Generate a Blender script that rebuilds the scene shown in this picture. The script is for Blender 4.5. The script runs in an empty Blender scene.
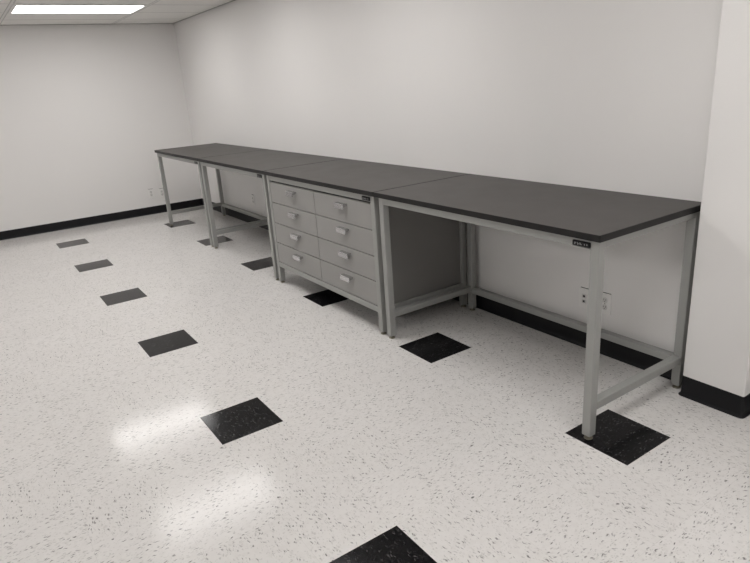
import bpy, bmesh, math
from mathutils import Vector, Matrix

S = bpy.context.scene
C = S.collection
IN = 0.3048            # one floor tile

# ------------------------------------------------------------------ camera
cam_d = bpy.data.cameras.new('camera')
cam = bpy.data.objects.new('camera', cam_d)
C.objects.link(cam)
S.camera = cam
F_PX = 603.807
cam_d.sensor_fit = 'HORIZONTAL'
cam_d.sensor_width = 36.0
cam_d.lens = F_PX * 36.0 / 750.0
cam_d.clip_start = 0.02
YAW, PITCH, ROLL = 2.56187485, -0.322190745, -0.0708979117
cy, sy, cp, sp = math.cos(YAW), math.sin(YAW), math.cos(PITCH), math.sin(PITCH)
fw = Vector((cy * cp, sy * cp, sp))
r0 = Vector((sy, -cy, 0.0))
u0 = r0.cross(fw)
cr, sr = math.cos(ROLL), math.sin(ROLL)
rt = cr * r0 + sr * u0
up = -sr * r0 + cr * u0
mw = Matrix((rt, up, -fw)).transposed().to_4x4()
mw.translation = Vector((7.57276677, -0.680829297, 1.5183527))
cam.matrix_world = mw

# ------------------------------------------------------------------ world, exposure
world = bpy.data.worlds.new('world')
S.world = world
world.use_nodes = True
world.node_tree.nodes['Background'].inputs[0].default_value = (0.9, 0.95, 1.0, 1)
world.node_tree.nodes['Background'].inputs[1].default_value = 0.0
S.view_settings.view_transform = 'Standard'
S.view_settings.look = 'None'
S.view_settings.gamma = 1.0
S.view_settings.use_curve_mapping = False
S.view_settings.exposure = 0.0
PANEL_STRENGTH = 8.65                      # the ceiling light panels' own glow
PANEL_COLOR = (1.0, 0.981, 0.970, 1)
# centres of the recessed 2x4 ft panels: one row over the benches, one row farther out
LAMPS = [(0.595, 0.635), (2.424, 0.635), (4.253, 0.635), (6.692, 0.635), (8.521, 0.635),
         (0.595, -3.022), (2.424, -3.022), (4.253, -3.022), (6.082, -3.022), (7.911, -3.022)]

X0, X1, Y0, Y1, H = -0.80, 9.7, -5.6, 2.0, 2.375

# ------------------------------------------------------------------ node helper
class N:
    def __init__(self, name):
        self.m = bpy.data.materials.new(name)
        self.m.use_nodes = True
        self.t = self.m.node_tree
        self.b = self.t.nodes['Principled BSDF']
    def n(self, kind, **kw):
        o = self.t.nodes.new(kind)
        for k, v in kw.items():
            setattr(o, k, v)
        return o
    def ln(self, a, b):
        self.t.links.new(a, b)
    def put(self, sock, v):
        if hasattr(v, 'is_output'):
            self.ln(v, sock)
        else:
            sock.default_value = v
    def math(self, op, a, b=None, c=None):
        o = self.n('ShaderNodeMath', operation=op)
        for i, v in enumerate((a, b, c)):
            if v is not None:
                self.put(o.inputs[i], v)
        return o.outputs[0]
    def mix(self, f, a, b):
        o = self.n('ShaderNodeMix', data_type='RGBA')
        self.put(o.inputs[0], f)
        self.put(o.inputs[6], a)
        self.put(o.inputs[7], b)
        return o.outputs[2]
    def coord(self):
        return self.n('ShaderNodeTexCoord').outputs['Object']
    def noise(self, vec, scale, detail=2.0, rough=0.5):
        o = self.n('ShaderNodeTexNoise')
        self.ln(vec, o.inputs['Vector'])
        o.inputs['Scale'].default_value = scale
        o.inputs['Detail'].default_value = detail
        o.inputs['Roughness'].default_value = rough
        return o.outputs[0]
    def bump(self, h, strength, dist):
        o = self.n('ShaderNodeBump')
        o.inputs['Strength'].default_value = strength
        o.inputs['Distance'].default_value = dist
        self.ln(h, o.inputs['Height'])
        self.ln(o.outputs[0], self.b.inputs['Normal'])
    def ramp(self, f, lo, hi):
        o = self.n('ShaderNodeMapRange', clamp=True)
        self.put(o.inputs[0], f)
        o.inputs[1].default_value = lo
        o.inputs[2].default_value = hi
        return o.outputs[0]

def simple(name, col, rough=0.5, metal=0.0, spec=0.5, var=0.06, nscale=30.0, bump=0.0, bscale=400.0, rvar=0.0):
    k = N(name)
    co = k.coord()
    f = k.noise(co, nscale, 3.0)
    a = tuple(max(0, c * (1 - var)) for c in col) + (1,)
    b = tuple(min(1, c * (1 + var)) for c in col) + (1,)
    k.ln(k.mix(f, a, b), k.b.inputs['Base Color'])
    k.b.inputs['Roughness'].default_value = rough
    k.b.inputs['Metallic'].default_value = metal
    k.b.inputs['Specular IOR Level'].default_value = spec
    if rvar:
        k.ln(k.math('ADD', k.math('MULTIPLY', k.noise(co, nscale * 0.3, 2.0), rvar), rough - rvar / 2), k.b.inputs['Roughness'])
    if bump:
        k.bump(k.noise(co, bscale, 2.0), bump, 0.001)
    return k.m

# ------------------------------------------------------------------ materials
M = {}
M['wall'] = simple('white_wall_paint', (0.80, 0.785, 0.77), 0.48, spec=0.35, var=0.012, nscale=2.0, bump=0.12, bscale=260.0)
M['rubber'] = simple('black_cove_base', (0.0055, 0.0055, 0.007), 0.5, spec=0.28, var=0.15, nscale=8.0)
M['steel'] = simple('grey_powder_coat', (0.318, 0.320, 0.305), 0.42, spec=0.5, var=0.03, nscale=14.0, bump=0.08, bscale=900.0)
M['front'] = simple('grey_drawer_enamel', (0.290, 0.284, 0.272), 0.40, spec=0.5, var=0.03, nscale=6.0, bump=0.06, bscale=900.0)
M['gap'] = simple('dark_cabinet_interior', (0.045, 0.044, 0.042), 0.7, var=0.1)
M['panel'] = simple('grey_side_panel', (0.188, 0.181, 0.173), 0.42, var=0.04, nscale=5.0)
M['pull'] = simple('brushed_metal_pull', (0.60, 0.60, 0.61), 0.24, metal=1.0, var=0.05, nscale=90.0)
M['edge'] = simple('black_edge_band', (0.009, 0.0085, 0.0085), 0.5, spec=0.3, var=0.15, nscale=40.0)
M['badge'] = simple('black_plastic', (0.006, 0.006, 0.007), 0.4, spec=0.25, var=0.1)
M['mark'] = simple('pale_print', (0.22, 0.22, 0.22), 0.5, var=0.05)
M['foot'] = simple('zinc_foot', (0.30, 0.28, 0.22), 0.4, metal=0.8, var=0.1)
M['footpad'] = simple('black_foot_pad', (0.02, 0.02, 0.02), 0.5, var=0.1)
M['plate'] = simple('white_plastic_plate', (0.82, 0.81, 0.79), 0.35, var=0.01)
M['socket'] = simple('pale_socket', (0.66, 0.65, 0.63), 0.4, var=0.02)
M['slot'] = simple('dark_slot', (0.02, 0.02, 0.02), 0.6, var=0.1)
M['fixture'] = simple('white_fixture_enamel', (0.74, 0.73, 0.71), 0.45, var=0.02)

M['angle'] = simple('shadow_grey_wall_angle', (0.34, 0.335, 0.32), 0.5, var=0.03)  # white angle toned grey: the thin shadow where wall meets ceiling, painted in

k = N('dark_grey_laminate')
co = k.coord()
f = k.noise(co, 7.0, 4.0)
g = k.noise(co, 650.0, 2.0)
base = k.mix(f, (0.048, 0.0425, 0.039, 1), (0.056, 0.050, 0.0465, 1))
k.ln(k.mix(k.ramp(g, 0.35, 0.7), base, (0.063, 0.057, 0.053, 1)), k.b.inputs['Base Color'])
k.ln(k.math('ADD', k.math('MULTIPLY', f, 0.08), 0.40), k.b.inputs['Roughness'])
k.b.inputs['Specular IOR Level'].default_value = 0.34
k.bump(g, 0.10, 0.0005)
M['laminate'] = k.m

k = N('light_diffuser')
co = k.coord()
k.b.inputs['Base Color'].default_value = (0.85, 0.85, 0.85, 1)
k.ln(k.mix(k.noise(co, 60.0), PANEL_COLOR, PANEL_COLOR), k.b.inputs['Emission Color'])
k.b.inputs['Emission Strength'].default_value = PANEL_STRENGTH
M['diffuser'] = k.m

# floor: vinyl composition tile with flecks; every fourth tile black
k = N('fleck_vinyl_tile')
co = k.coord()
sx = k.n('ShaderNodeSeparateXYZ'); k.ln(co, sx.inputs[0])
tx = k.math('DIVIDE', sx.outputs[0], IN); ty = k.math('DIVIDE', sx.outputs[1], IN)
ix = k.math('FLOOR', tx); iy = k.math('FLOOR', ty)
fx = k.math('FRACT', tx); fy = k.math('FRACT', ty)
mx = k.math('LESS_THAN', k.math('FLOORED_MODULO', k.math('ADD', ix, 0.25), 4.0), 0.6)
my = k.math('LESS_THAN', k.math('FLOORED_MODULO', k.math('ADD', iy, 0.25), 4.0), 0.6)
black = k.math('MULTIPLY', mx, my)
cid = k.n('ShaderNodeCombineXYZ'); k.ln(ix, cid.inputs[0]); k.ln(iy, cid.inputs[1])
wn = k.n('ShaderNodeTexWhiteNoise', noise_dimensions='2D'); k.ln(cid.outputs[0], wn.inputs['Vector'])
rnd = wn.outputs['Value']
swap = k.math('GREATER_THAN', rnd, 0.5)
ccs = k.n('ShaderNodeCombineXYZ')
k.ln(sx.outputs[1], ccs.inputs[0]); k.ln(sx.outputs[0], ccs.inputs[1])
mv = k.n('ShaderNodeMix', data_type='VECTOR')
k.ln(swap, mv.inputs[0]); k.ln(co, mv.inputs[4]); k.ln(ccs.outputs[0], mv.inputs[5])
pv = mv.outputs[1]
# wander the coordinates so the flecks are not neat ellipses
wob = k.n('ShaderNodeTexNoise'); k.ln(pv, wob.inputs['Vector'])
wob.inputs['Scale'].default_value = 45.0
wsub = k.n('ShaderNodeVectorMath', operation='SUBTRACT'); k.ln(wob.outputs['Color'], wsub.inputs[0]); wsub.inputs[1].default_value = (0.5, 0.5, 0.5)
wsc = k.n('ShaderNodeVectorMath', operation='SCALE'); k.ln(wsub.outputs[0], wsc.inputs[0]); wsc.inputs['Scale'].default_value = 0.024
wad = k.n('ShaderNodeVectorMath', operation='ADD'); k.ln(pv, wad.inputs[0]); k.ln(wsc.outputs[0], wad.inputs[1])
patch = k.math('MULTIPLY', k.math('SUBTRACT', k.noise(co, 14.0, 3.0, 0.6), 0.5), 0.9)
def flecks(scale, stretch, rotz, thr, r_lo, r_hi, off=0.0):
    mp = k.n('ShaderNodeMapping')
    k.ln(wad.outputs[0], mp.inputs[0])
    mp.inputs['Location'].default_value = (off, off * 1.7, 0)
    mp.inputs['Rotation'].default_value = (0, 0, rotz)
    mp.inputs['Scale'].default_value = (scale / stretch, scale, 0.0)
    v = k.n('ShaderNodeTexVoronoi', voronoi_dimensions='2D')
    k.ln(mp.outputs[0], v.inputs['Vector'])
    v.inputs['Scale'].default_value = 1.0
    sc = k.n('ShaderNodeSeparateColor'); k.ln(v.outputs['Color'], sc.inputs[0])
    pick = k.math('GREATER_THAN', k.math('ADD', sc.outputs[0], patch), thr)
    ins = k.n('ShaderNodeMapRange', clamp=True)
    k.ln(v.outputs['Distance'], ins.inputs[0])
    ins.inputs[1].default_value = r_lo; ins.inputs[2].default_value = r_hi
    ins.inputs[3].default_value = 1.0; ins.inputs[4].default_value = 0.0
    return k.math('MULTIPLY', k.math('MULTIPLY', pick, ins.outputs[0]), k.math('ADD', k.math('MULTIPLY', sc.outputs[1], 0.75), 0.25))
f1 = flecks(128.0, 3.2, 0.25, 0.76, 0.12, 0.36)
f2 = flecks(170.0, 2.0, -0.35, 0.68, 0.16, 0.40, 3.1)
f3 = flecks(70.0, 1.6, 0.5, 0.84, 0.16, 0.42, 7.7)
tone = k.mix(k.ramp(k.math('ADD', rnd, 0.0), 0, 1), (0.695, 0.677, 0.658, 1), (0.712, 0.694, 0.676, 1))
soft = k.noise(wad.outputs[0], 38.0, 3.0)
c0 = k.mix(k.math('MULTIPLY', k.ramp(soft, 0.45, 0.8), 0.35), tone, (0.58, 0.555, 0.53, 1))
c1 = k.mix(k.math('MULTIPLY', f3, 0.30), c0, (0.42, 0.40, 0.38, 1))
c2 = k.mix(k.math('MULTIPLY', f2, 0.5), c1, (0.33, 0.315, 0.30, 1))
c3 = k.mix(k.math('MULTIPLY', f1, 0.92), c2, (0.085, 0.082, 0.08, 1))
b1 = k.mix(k.math('MULTIPLY', f1, 0.42), (0.0055, 0.0053, 0.0062, 1), (0.20, 0.195, 0.19, 1))
b2 = k.mix(k.math('MULTIPLY', f2, 0.12), b1, (0.16, 0.155, 0.155, 1))
ctile = k.mix(black, c3, b2)
# hairline seams
ex = k.math('MINIMUM', fx, k.math('SUBTRACT', 1.0, fx)); ey = k.math('MINIMUM', fy, k.math('SUBTRACT', 1.0, fy))
ed = k.math('MINIMUM', ex, ey)
seam = k.math('LESS_THAN', ed, 0.0022)
k.ln(k.mix(k.math('MULTIPLY', seam, 0.22), ctile, (0.36, 0.34, 0.32, 1)), k.b.inputs['Base Color'])
# wax wear: most tiles satin, the course of tiles 15 freshly polished
pol = k.math('LESS_THAN', k.math('ABSOLUTE', k.math('SUBTRACT', ix, 15.0)), 0.5)
rbase = k.math('ADD', k.math('MULTIPLY', rnd, 0.04), 0.100)
rr = k.math('SUBTRACT', rbase, k.math('MULTIPLY', pol, 0.022))
k.ln(k.math('ADD', rr, k.math('MULTIPLY', k.noise(co, 5.0, 3.0), 0.04)), k.b.inputs['Roughness'])
k.b.inputs['Specular IOR Level'].default_value = 0.21
hh = k.math('ADD', k.math('MULTIPLY', k.noise(co, 16.0, 2.0), 1.0), k.math('MULTIPLY', seam, -0.4))
k.bump(hh, 0.05, 0.004)
M['floor'] = k.m

# ceiling: 2x4 ft lay-in tiles, grid drawn on the plane's material
k = N('lay_in_ceiling_tile')
co = k.coord()
sx = k.n('ShaderNodeSeparateXYZ'); k.ln(co, sx.inputs[0])
cx = k.math('FRACT', k.math('DIVIDE', k.math('SUBTRACT', sx.outputs[0], 0.29), 0.6096))
cyy = k.math('FRACT', k.math('DIVIDE', k.math('SUBTRACT', sx.outputs[1], 0.0254), 1.2192))
dx = k.math('MULTIPLY', k.math('MINIMUM', cx, k.math('SUBTRACT', 1.0, cx)), 0.6096)
dy = k.math('MULTIPLY', k.math('MINIMUM', cyy, k.math('SUBTRACT', 1.0, cyy)), 1.2192)
dd = k.math('MINIMUM', dx, dy)
bar = k.math('LESS_THAN', dd, 0.012)
groove = k.math('MULTIPLY', k.math('LESS_THAN', dd, 0.019), k.math('GREATER_THAN', dd, 0.012))
fis = k.noise(co, 120.0, 3.0)
tile = k.mix(k.ramp(fis, 0.55, 0.75), (0.80, 0.785, 0.76, 1), (0.66, 0.65, 0.63, 1))
t2 = k.mix(bar, tile, (0.74, 0.73, 0.71, 1))
k.ln(k.mix(groove, t2, (0.42, 0.41, 0.40, 1)), k.b.inputs['Base Color'])
k.b.inputs['Roughness'].default_value = 0.85
k.bump(k.math('ADD', k.math('MULTIPLY', fis, 0.4), bar), 0.3, 0.004)
M['ceiling'] = k.m

# ------------------------------------------------------------------ mesh helpers
def box(bm, x0, x1, y0, y1, z0, z1, bev=0.0, seg=2):
    t = bmesh.new()
    bmesh.ops.create_cube(t, size=1.0)
    for v in t.verts:
        v.co = Vector((x0 + (v.co.x + .5) * (x1 - x0), y0 + (v.co.y + .5) * (y1 - y0), z0 + (v.co.z + .5) * (z1 - z0)))
    if bev:
        bmesh.ops.bevel(t, geom=list(t.edges), offset=bev, segments=seg, profile=0.5, affect='EDGES')
    merge(bm, t)

def merge(bm, t):
    me = bpy.data.meshes.new('tmp')
    t.to_mesh(me); t.free()
    bm.from_mesh(me)
    bpy.data.meshes.remove(me)

def cyl(bm, x, y, z0, z1, r0, r1=None, seg=24, axis='Z'):
    t = bmesh.new()
    bmesh.ops.create_cone(t, cap_ends=True, segments=seg, radius1=r0, radius2=r0 if r1 is None else r1, depth=z1 - z0)
    bmesh.ops.translate(t, verts=t.verts, vec=(0, 0, (z0 + z1) / 2))
    if axis == 'Y':
        bmesh.ops.rotate(t, verts=t.verts, cent=(0, 0, 0), matrix=Matrix.Rotation(-math.pi / 2, 3, 'X'))
        bmesh.ops.translate(t, verts=t.verts, vec=(x, 0, y))
    elif axis == 'X':
        bmesh.ops.rotate(t, verts=t.verts, cent=(0, 0, 0), matrix=Matrix.Rotation(math.pi / 2, 3, 'Y'))
        bmesh.ops.translate(t, verts=t.verts, vec=(0, x, y))
    else:
        bmesh.ops.translate(t, verts=t.verts, vec=(x, y, 0))
    merge(bm, t)

def extrude_profile(bm, pts, path):
    """Sweep a closed profile (offset outward, height) along an open plan path with mitred corners.
    The outward side is on the right of the direction of travel."""
    n = len(path)
    rings = []
    for i, p in enumerate(path):
        p = Vector(p)
        d0 = (p - Vector(path[i - 1])).normalized() if i > 0 else None
        d1 = (Vector(path[i + 1]) - p).normalized() if i < n - 1 else None
        if d0 is None: d0 = d1
        if d1 is None: d1 = d0
        n0 = Vector((d0.y, -d0.x)); n1 = Vector((d1.y, -d1.x))
        nm = (n0 + n1).normalized()
        nm = nm / max(0.2, nm.dot(n0))
        rings.append([bm.verts.new((p.x + nm.x * o, p.y + nm.y * o, z)) for o, z in pts])
    m = len(pts)
    for a, b in zip(rings[:-1], rings[1:]):
        for j in range(m):
            bm.faces.new((a[j], a[(j + 1) % m], b[(j + 1) % m], b[j]))
    bm.faces.new(rings[0]); bm.faces.new(list(reversed(rings[-1])))
    bmesh.ops.recalc_face_normals(bm, faces=list(bm.faces))

def obj(name, bm, mat, parent=None, loc=(0, 0, 0), smooth=False):
    me = bpy.data.meshes.new(name)
    bm.to_mesh(me); bm.free()
    me.materials.append(mat)
    if smooth:
        for p in me.polygons:
            p.use_smooth = True
        try:
            me.set_sharp_from_angle(angle=math.radians(40))
        except Exception:
            pass
    o = bpy.data.objects.new(name, me)
    C.objects.link(o)
    o.location = loc
    if parent: o.parent = parent
    return o

def struct(name, bm, mat):
    o = obj(name, bm, mat)
    o['kind'] = 'structure'
    return o

def tag(o, label, cat, group=None):
    o['label'] = label; o['category'] = cat
    if group: o['group'] = group
    return o

def thing(name, loc, label, cat, group=None, rotz=0.0):
    o = bpy.data.objects.new(name, None)
    C.objects.link(o)
    o.empty_display_size = 0.1
    o.location = loc; o.rotation_euler = (0, 0, rotz)
    return tag(o, label, cat, group)

def dup(root, loc, label, rotz=None):
    r = root.copy(); C.objects.link(r); r.location = loc; r['label'] = label
    if rotz is not None: r.rotation_euler = (0, 0, rotz)
    for ch in list(root.children):
        c = ch.copy(); C.objects.link(c); c.parent = r
        for g in list(ch.children):
            d = g.copy(); C.objects.link(d); d.parent = c
    return r

# ------------------------------------------------------------------ the room
T = 0.12
bm = bmesh.new(); box(bm, X0 - T, X1 + T, Y0 - T, Y1 + T, -0.1, 0.0); struct('floor', bm, M['floor'])
bm = bmesh.new(); box(bm, X0 - T, X1 + T, Y0 - T, Y1 + T, H, H + 0.1); struct('ceiling', bm, M['ceiling'])
bm = bmesh.new(); box(bm, X0 - T, X1 + T, Y1, Y1 + T, 0, H); struct('wall_back', bm, M['wall'])
bm = bmesh.new(); box(bm, X0 - T, X0, Y0, Y1, 0, H); struct('wall_left', bm, M['wall'])
bm = bmesh.new(); box(bm, X1, X1 + T, Y0, Y1, 0, H); struct('wall_right', bm, M['wall'])
bm = bmesh.new(); box(bm, X0 - T, X1 + T, Y0 - T, Y0, 0, H); struct('wall_front', bm, M['wall'])

PX0, PX1, PY = 6.2325, 6.508, 1.888          # the shallow pilaster beside the nearest bench
bm = bmesh.new()
def rounded_plan(x0, x1, y0, y1, r, n=5):
    pts = [(x0, y1)]
    for i in range(n + 1):
        a = math.pi + (math.pi / 2) * i / n
        pts.append((x0 + r + r * math.cos(a), y0 + r + r * math.sin(a)))
    for i in range(n + 1):
        a = 1.5 * math.pi + (math.pi / 2) * i / n
        pts.append((x1 - r + r * math.cos(a), y0 + r + r * math.sin(a)))
    pts.append((x1, y1))
    return pts
plan = rounded_plan(PX0, PX1, PY, Y1, 0.006)
lo = [bm.verts.new((x, y, 0)) for x, y in plan]
hi = [bm.verts.new((x, y, H)) for x, y in plan]
for i in range(len(plan)):
    j = (i + 1) % len(plan)
    bm.faces.new((lo[i], lo[j], hi[j], hi[i]))
bm.faces.new(lo); bm.faces.new(hi)
bmesh.ops.recalc_face_normals(bm, faces=list(bm.faces))
struct('wall_pilaster', bm, M['wall'])

# vinyl cove base: thin sheet with a toe that flares onto the floor
cove = [(0.0, 0.0), (0.016, 0.0), (0.0155, 0.003), (0.010, 0.006), (0.0065, 0.012), (0.0045, 0.022), (0.004, 0.098), (0.0025, 0.1015), (0.0, 0.1015)]
cove_p = [(0.0, 0.0), (0.013, 0.0), (0.0125, 0.003), (0.008, 0.006), (0.005, 0.012), (0.0035, 0.022), (0.003, 0.098), (0.002, 0.1015), (0.0, 0.1015)]
bm = bmesh.new(); extrude_profile(bm, cove, [(X0, Y1), (PX0 - 0.004, Y1)]); struct('baseboard_back', bm, M['rubber'])
bm = bmesh.new(); extrude_profile(bm, cove, [(PX1 + 0.004, Y1), (X1, Y1)]); struct('baseboard_back_right', bm, M['rubber'])
bm = bmesh.new(); extrude_profile(bm, cove_p, rounded_plan(PX0, PX1, PY, Y1, 0.010)); struct('baseboard_pilaster', bm, M['rubber'])
bm = bmesh.new(); extrude_profile(bm, cove, [(X0, Y0), (X0, Y1)]); struct('baseboard_left', bm, M['rubber'])
bm = bmesh.new(); extrude_profile(bm, cove, [(X1, Y1), (X1, Y0)]); struct('baseboard_right', bm, M['rubber'])
bm = bmesh.new(); extrude_profile(bm, cove, [(X1, Y0), (X0, Y0)]); struct('baseboard_front', bm, M['rubber'])
# wall angle that carries the ceiling tiles
ang = [(0.0, H - 0.004), (0.022, H - 0.004), (0.022, H - 0.0005), (0.0, H - 0.0005)]
bm = bmesh.new(); extrude_profile(bm, ang, [(X0, Y0), (X0, Y1), (X1, Y1)]); struct('trim_1', bm, M['angle'])

# ------------------------------------------------------------------ ceiling lights
def make_light(loc, label):
    t = thing('ceiling_light', loc, label, 'ceiling light', 'recessed ceiling light panels')
    bm = bmesh.new()
    W, D, z0, z1 = 0.300, 0.600, -0.010, -0.0005
    fw_, fd = 0.018, 0.036
    box(bm, -W, W, -D, -D + fd, z0, z1, 0.0015)
    box(bm, -W, W, D - fd, D, z0, z1, 0.0015)
    box(bm, -W, -W + fw_, -D + fd, D - fd, z0, z1, 0.0015)
    box(bm, W - fw_, W, -D + fd, D - fd, z0, z1, 0.0015)
    obj('frame', bm, M['fixture'], t)
    bm = bmesh.new()
    box(bm, -W + fw_, W - fw_, -D + fd, D - fd, -0.006, -0.001)
    obj('diffuser', bm, M['diffuser'], t)
    return t
UNSEEN = 'recessed ceiling light panel beyond the top of the photo, lighting the room'
lamp0 = make_light((LAMPS[0][0], LAMPS[0][1], H), 'bright white rectangular light panel in the tiled ceiling near the end wall')
for x, y in LAMPS[1:]:
    dup(lamp0, (x, y, H), UNSEEN)

# ------------------------------------------------------------------ workbenches
# local frame: origin on the floor at the middle of the bench; x along the wall, y towards the wall
BW, LW = 1.524, 1.477          # top length, frame length
YF, YR = 1.246, 1.960          # frame front and rear in room coordinates
YC = (YF + YR) / 2
TUBE = 0.041
ZL, ZT, ZTOP = 0.017, 0.878, 0.905
SZ0, SZ1 = 0.136, 0.174        # low stretchers
APZ = 0.839
hx, hy = LW / 2, (YR - YF) / 2

def make_frame(t):
    bm = bmesh.new()
    box(bm, -BW / 2 - 0.007, BW / 2 - 0.0150, -hy - 0.0105, hy + 0.033, ZT, ZTOP, 0.0015)
    top = obj('worktop', bm, M['laminate'], t)
    bm = bmesh.new()
    e = 0.0012
    x0, x1, y0, y1 = -BW / 2 - 0.007, BW / 2 - 0.0150, -hy - 0.0105, hy + 0.033
    z0, z1 = ZT - 0.0002, ZTOP - 0.0003
    ee = 0.0045
    box(bm, x0 - e, x1 + e, y0 - e, y0 + 0.0005, z0, z1)
    box(bm, x0 - ee + 0.003, x0 + 0.003, y0, y1, z0, ZTOP + 0.0003)
    box(bm, x1 - 0.003, x1 + ee - 0.003, y0, y1, z0, ZTOP + 0.0003)
    obj('edge_band', bm, M['edge'], top)
    for sx_ in (-1, 1):
        for sy_ in (-1, 1):
            cx_, cy_ = sx_ * (hx - TUBE / 2), sy_ * (hy - TUBE / 2)
            bm = bmesh.new()
            box(bm, cx_ - TUBE / 2, cx_ + TUBE / 2, cy_ - TUBE / 2, cy_ + TUBE / 2, ZL, ZT, 0.004, 3)
            leg = obj('leg', bm, M['steel'], t)
            bm = bmesh.new()
            cyl(bm, cx_, cy_, 0.0, 0.005, 0.019, 0.018)
            cyl(bm, cx_, cy_, 0.005, 0.012, 0.016, 0.007)
            cyl(bm, cx_, cy_, 0.012, ZL + 0.002, 0.007)
            obj('levelling_foot', bm, M['foot'], leg, smooth=True)
    for sx_ in (-1, 1):
        cx_ = sx_ * (hx - TUBE / 2)
        bm = bmesh.new()
        box(bm, cx_ - TUBE / 2 + 0.001, cx_ + TUBE / 2 - 0.001, -hy + TUBE - 0.001, hy - TUBE + 0.001, SZ0, SZ1, 0.003, 2)
        obj('side_stretcher', bm, M['steel'], t)
        bm = bmesh.new()
        box(bm, cx_ - TUBE / 2 + 0.001, cx_ + TUBE / 2 - 0.001, -hy + TUBE - 0.001, hy - TUBE + 0.001, APZ + 0.008, ZT - 0.0005, 0.003, 2)
        obj('side_apron', bm, M['steel'], t)
    for nm, ys in (('front_apron', -1), ('rear_apron', 1)):
        bm = bmesh.new()
        c = ys * (hy - TUBE / 2)
        box(bm, -hx + TUBE - 0.001, hx - TUBE + 0.001, c - TUBE / 2 + 0.001, c + TUBE / 2 - 0.001, APZ, ZT - 0.0005, 0.003, 2)
        obj(nm, bm, M['steel'], t)
    bm = bmesh.new()
    c = hy - TUBE / 2
    box(bm, -hx + TUBE - 0.001, hx - TUBE + 0.001, c - TUBE / 2 + 0.001, c + TUBE / 2 - 0.001, SZ0 - 0.008, SZ1 - 0.008, 0.003, 2)
    obj('rear_stretcher', bm, M['steel'], t)
    # small black badge under the right end of the front edge, with pale illegible marks
    bx1 = hx - TUBE + 0.003; bx0 = bx1 - 0.084
    bm = bmesh.new()
    box(bm, bx0, bx1, -hy - 0.006, -hy + 0.0015, 0.845, 0.8675, 0.0055, 3)
    badge = obj('badge', bm, M['badge'], t)
    badge['label'] = 'small black badge with pale marks'
    bm = bmesh.new()
    yb0, yb1 = -hy - 0.0066, -hy - 0.0055
    zc = 0.856
    def stroke(x, z, w, h):
        box(bm, bx0 + x - w / 2, bx0 + x + w / 2, yb0, yb1, zc + z - h / 2, zc + z + h / 2)
    stroke(0.014, 0.000, 0.004, 0.009); stroke(0.018, 0.002, 0.005, 0.003); stroke(0.011, -0.002, 0.003, 0.003)
    stroke(0.026, 0.000, 0.003, 0.010); stroke(0.030, -0.001, 0.005, 0.004)
    stroke(0.038, 0.001, 0.005, 0.008); stroke(0.043, -0.002, 0.004, 0.005)
    stroke(0.059, 0.000, 0.003, 0.006); stroke(0.070, 0.001, 0.004, 0.007)
    obj('printed_marks', bm, M['mark'], badge)

GB = 'grey steel workbenches in a row along the back wall'
XC = [0.892, 2.416, 3.940, 5.464]
near = thing('workbench', (XC[3], YC, 0), 'nearest open grey steel workbench, dark top ending at the white pilaster', 'workbench', GB)
make_frame(near)
dup(near, (XC[1], YC, 0), 'open grey steel workbench directly beyond the bench with drawers')
dup(near, (XC[0], YC, 0), 'farthest open grey steel workbench, its far end nearest the left end wall')

# the bench with drawers
db = thing('drawer_workbench', (XC[2], YC, 0), 'grey steel workbench with eight drawers in two columns under its dark top', 'workbench', GB)
make_frame(db)
CX = hx - TUBE                # inner half width between the legs
CZ0, CZ1 = 0.184, 0.828       # drawer field
bm = bmesh.new()
box(bm, -CX + 0.002, CX - 0.002, -hy + 0.022, hy - 0.012, CZ0 - 0.002, 0.834)
obj('cabinet_body', bm, M['gap'], db)
bm = bmesh.new()
box(bm, -hx + TUBE - 0.001, hx - TUBE + 0.001, -hy + 0.001, -hy + TUBE - 0.001, 0.141, CZ0 - 0.003, 0.003, 2)
obj('bottom_rail', bm, M['steel'], db)
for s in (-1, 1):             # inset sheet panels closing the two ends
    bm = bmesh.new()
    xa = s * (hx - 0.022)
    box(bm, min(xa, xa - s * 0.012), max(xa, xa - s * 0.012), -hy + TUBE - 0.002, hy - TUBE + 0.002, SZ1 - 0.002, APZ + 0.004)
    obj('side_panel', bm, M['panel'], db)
G = 0.0022
rows = [CZ1 - i * (CZ1 - CZ0) / 4 for i in range(5)]
cols = [(-CX, 0.0), (0.0, CX)]
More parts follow.
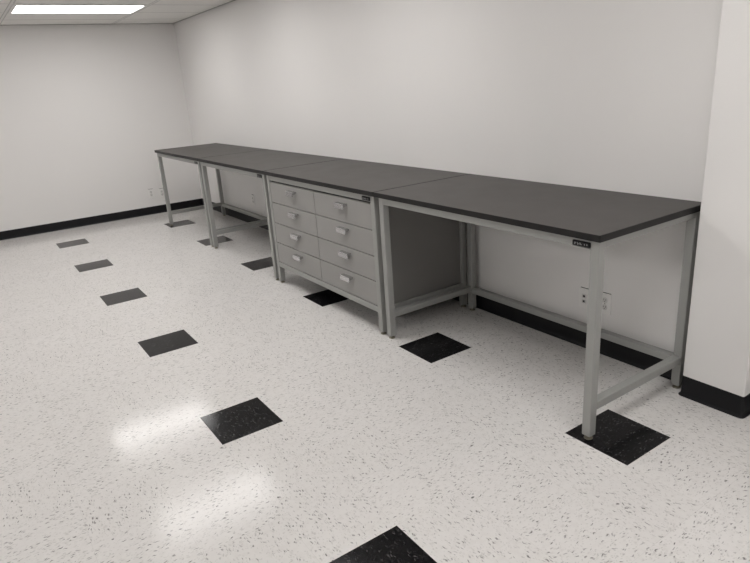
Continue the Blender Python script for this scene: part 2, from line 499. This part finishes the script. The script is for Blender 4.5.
for (ca, cb) in cols:
    for r in range(4):
        xa, xb, za, zb = ca + G, cb - G, rows[r + 1] + G, rows[r] - G
        bm = bmesh.new()
        box(bm, xa, xb, -hy + 0.003, -hy + 0.021, za, zb, 0.0025, 2)
        d = obj('drawer', bm, M['front'], db)
        # bent-plate pull: a sloping hood standing off the face with a turned-down lip and closed sides
        xm = (xa + xb) / 2 + (0.030 if ca < 0 else 0.022); zt = zb - 0.032
        yf = -hy + 0.003
        w = 0.056
        prof = [(0.0, 0.0), (-0.026, 0.0), (-0.0285, -0.001), (-0.030, -0.0035), (-0.031, -0.032), (-0.029, -0.032),
                (-0.028, -0.004), (-0.0265, -0.0022), (0.0, -0.002)]
        bm = bmesh.new()
        A = [bm.verts.new((xm - w, yf + y, zt + z)) for y, z in prof]
        B = [bm.verts.new((xm + w, yf + y, zt + z)) for y, z in prof]
        for i in range(len(prof)):
            j = (i + 1) % len(prof)
            bm.faces.new((A[i], A[j], B[j], B[i]))
        bm.faces.new(A); bm.faces.new(B)
        for xs in (xm - w, xm + w - 0.002):      # gusset ends
            q = [bm.verts.new((x_, yf + y, zt + z)) for x_ in (xs, xs + 0.002) for y, z in ((0, -0.001), (-0.0275, -0.001), (-0.0298, -0.020), (0, -0.012))]
            bm.faces.new(q[:4]); bm.faces.new(q[4:])
            for i in range(4):
                j = (i + 1) % 4
                bm.faces.new((q[i], q[j], q[4 + j], q[4 + i]))
        box(bm, xm - w, xm + w, yf - 0.0012, yf + 0.0005, zt - 0.014, zt + 0.0005)   # mounting flange
        bmesh.ops.recalc_face_normals(bm, faces=list(bm.faces))
        obj('handle', bm, M['pull'], d)

# ------------------------------------------------------------------ wall plates
def plate_base(t, w=0.072, h=0.116):
    bm = bmesh.new()
    box(bm, -w / 2, w / 2, -0.006, -0.0003, -h / 2, h / 2, 0.0022, 2)
    obj('cover_plate', bm, M['plate'], t)
    bm = bmesh.new()          # thin dark strip along the plate's top edge
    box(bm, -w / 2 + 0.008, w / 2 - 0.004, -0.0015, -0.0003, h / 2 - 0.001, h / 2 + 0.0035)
    obj('dark_strip', bm, M['slot'], t)
def make_duplex(loc, label, group, rotz=0.0):
    t = thing('power_outlet', loc, label, 'outlet', group, rotz)
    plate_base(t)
    for z in (0.020, -0.020):
        bm = bmesh.new()
        cyl(bm, 0, z, -0.0085, -0.005, 0.0165, seg=32, axis='Y')
        s = obj('socket', bm, M['socket'], t)
        bm = bmesh.new()
        box(bm, -0.0075, -0.0050, -0.0090, -0.0080, z - 0.001, z + 0.008)
        box(bm, 0.0050, 0.0075, -0.0090, -0.0080, z - 0.001, z + 0.007)
        cyl(bm, 0, z - 0.007, -0.0090, -0.0080, 0.0026, seg=12, axis='Y')
        obj('slots', bm, M['slot'], s)
    bm = bmesh.new(); cyl(bm, 0, 0, -0.0072, -0.005, 0.003, seg=12, axis='Y')
    obj('screw', bm, M['foot'], t)
    return t
dplx = make_duplex((5.722, Y1, 0.295), 'white duplex outlet on the back wall, just right of the data jack plate', 'white wall outlets')
jack = thing('data_jack_plate', (5.590, Y1, 0.290), 'white jack plate with two dark ports on the wall under the nearest workbench', 'wall plate')
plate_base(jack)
for z in (0.014, -0.016):
    bm = bmesh.new(); box(bm, -0.014, 0.014, -0.0085, -0.005, z - 0.0115, z + 0.0115, 0.001)
    s = obj('jack_insert', bm, M['socket'], jack)
    bm = bmesh.new(); box(bm, -0.0065, 0.0065, -0.0092, -0.0080, z - 0.006, z + 0.006)
    obj('port', bm, M['slot'], s)
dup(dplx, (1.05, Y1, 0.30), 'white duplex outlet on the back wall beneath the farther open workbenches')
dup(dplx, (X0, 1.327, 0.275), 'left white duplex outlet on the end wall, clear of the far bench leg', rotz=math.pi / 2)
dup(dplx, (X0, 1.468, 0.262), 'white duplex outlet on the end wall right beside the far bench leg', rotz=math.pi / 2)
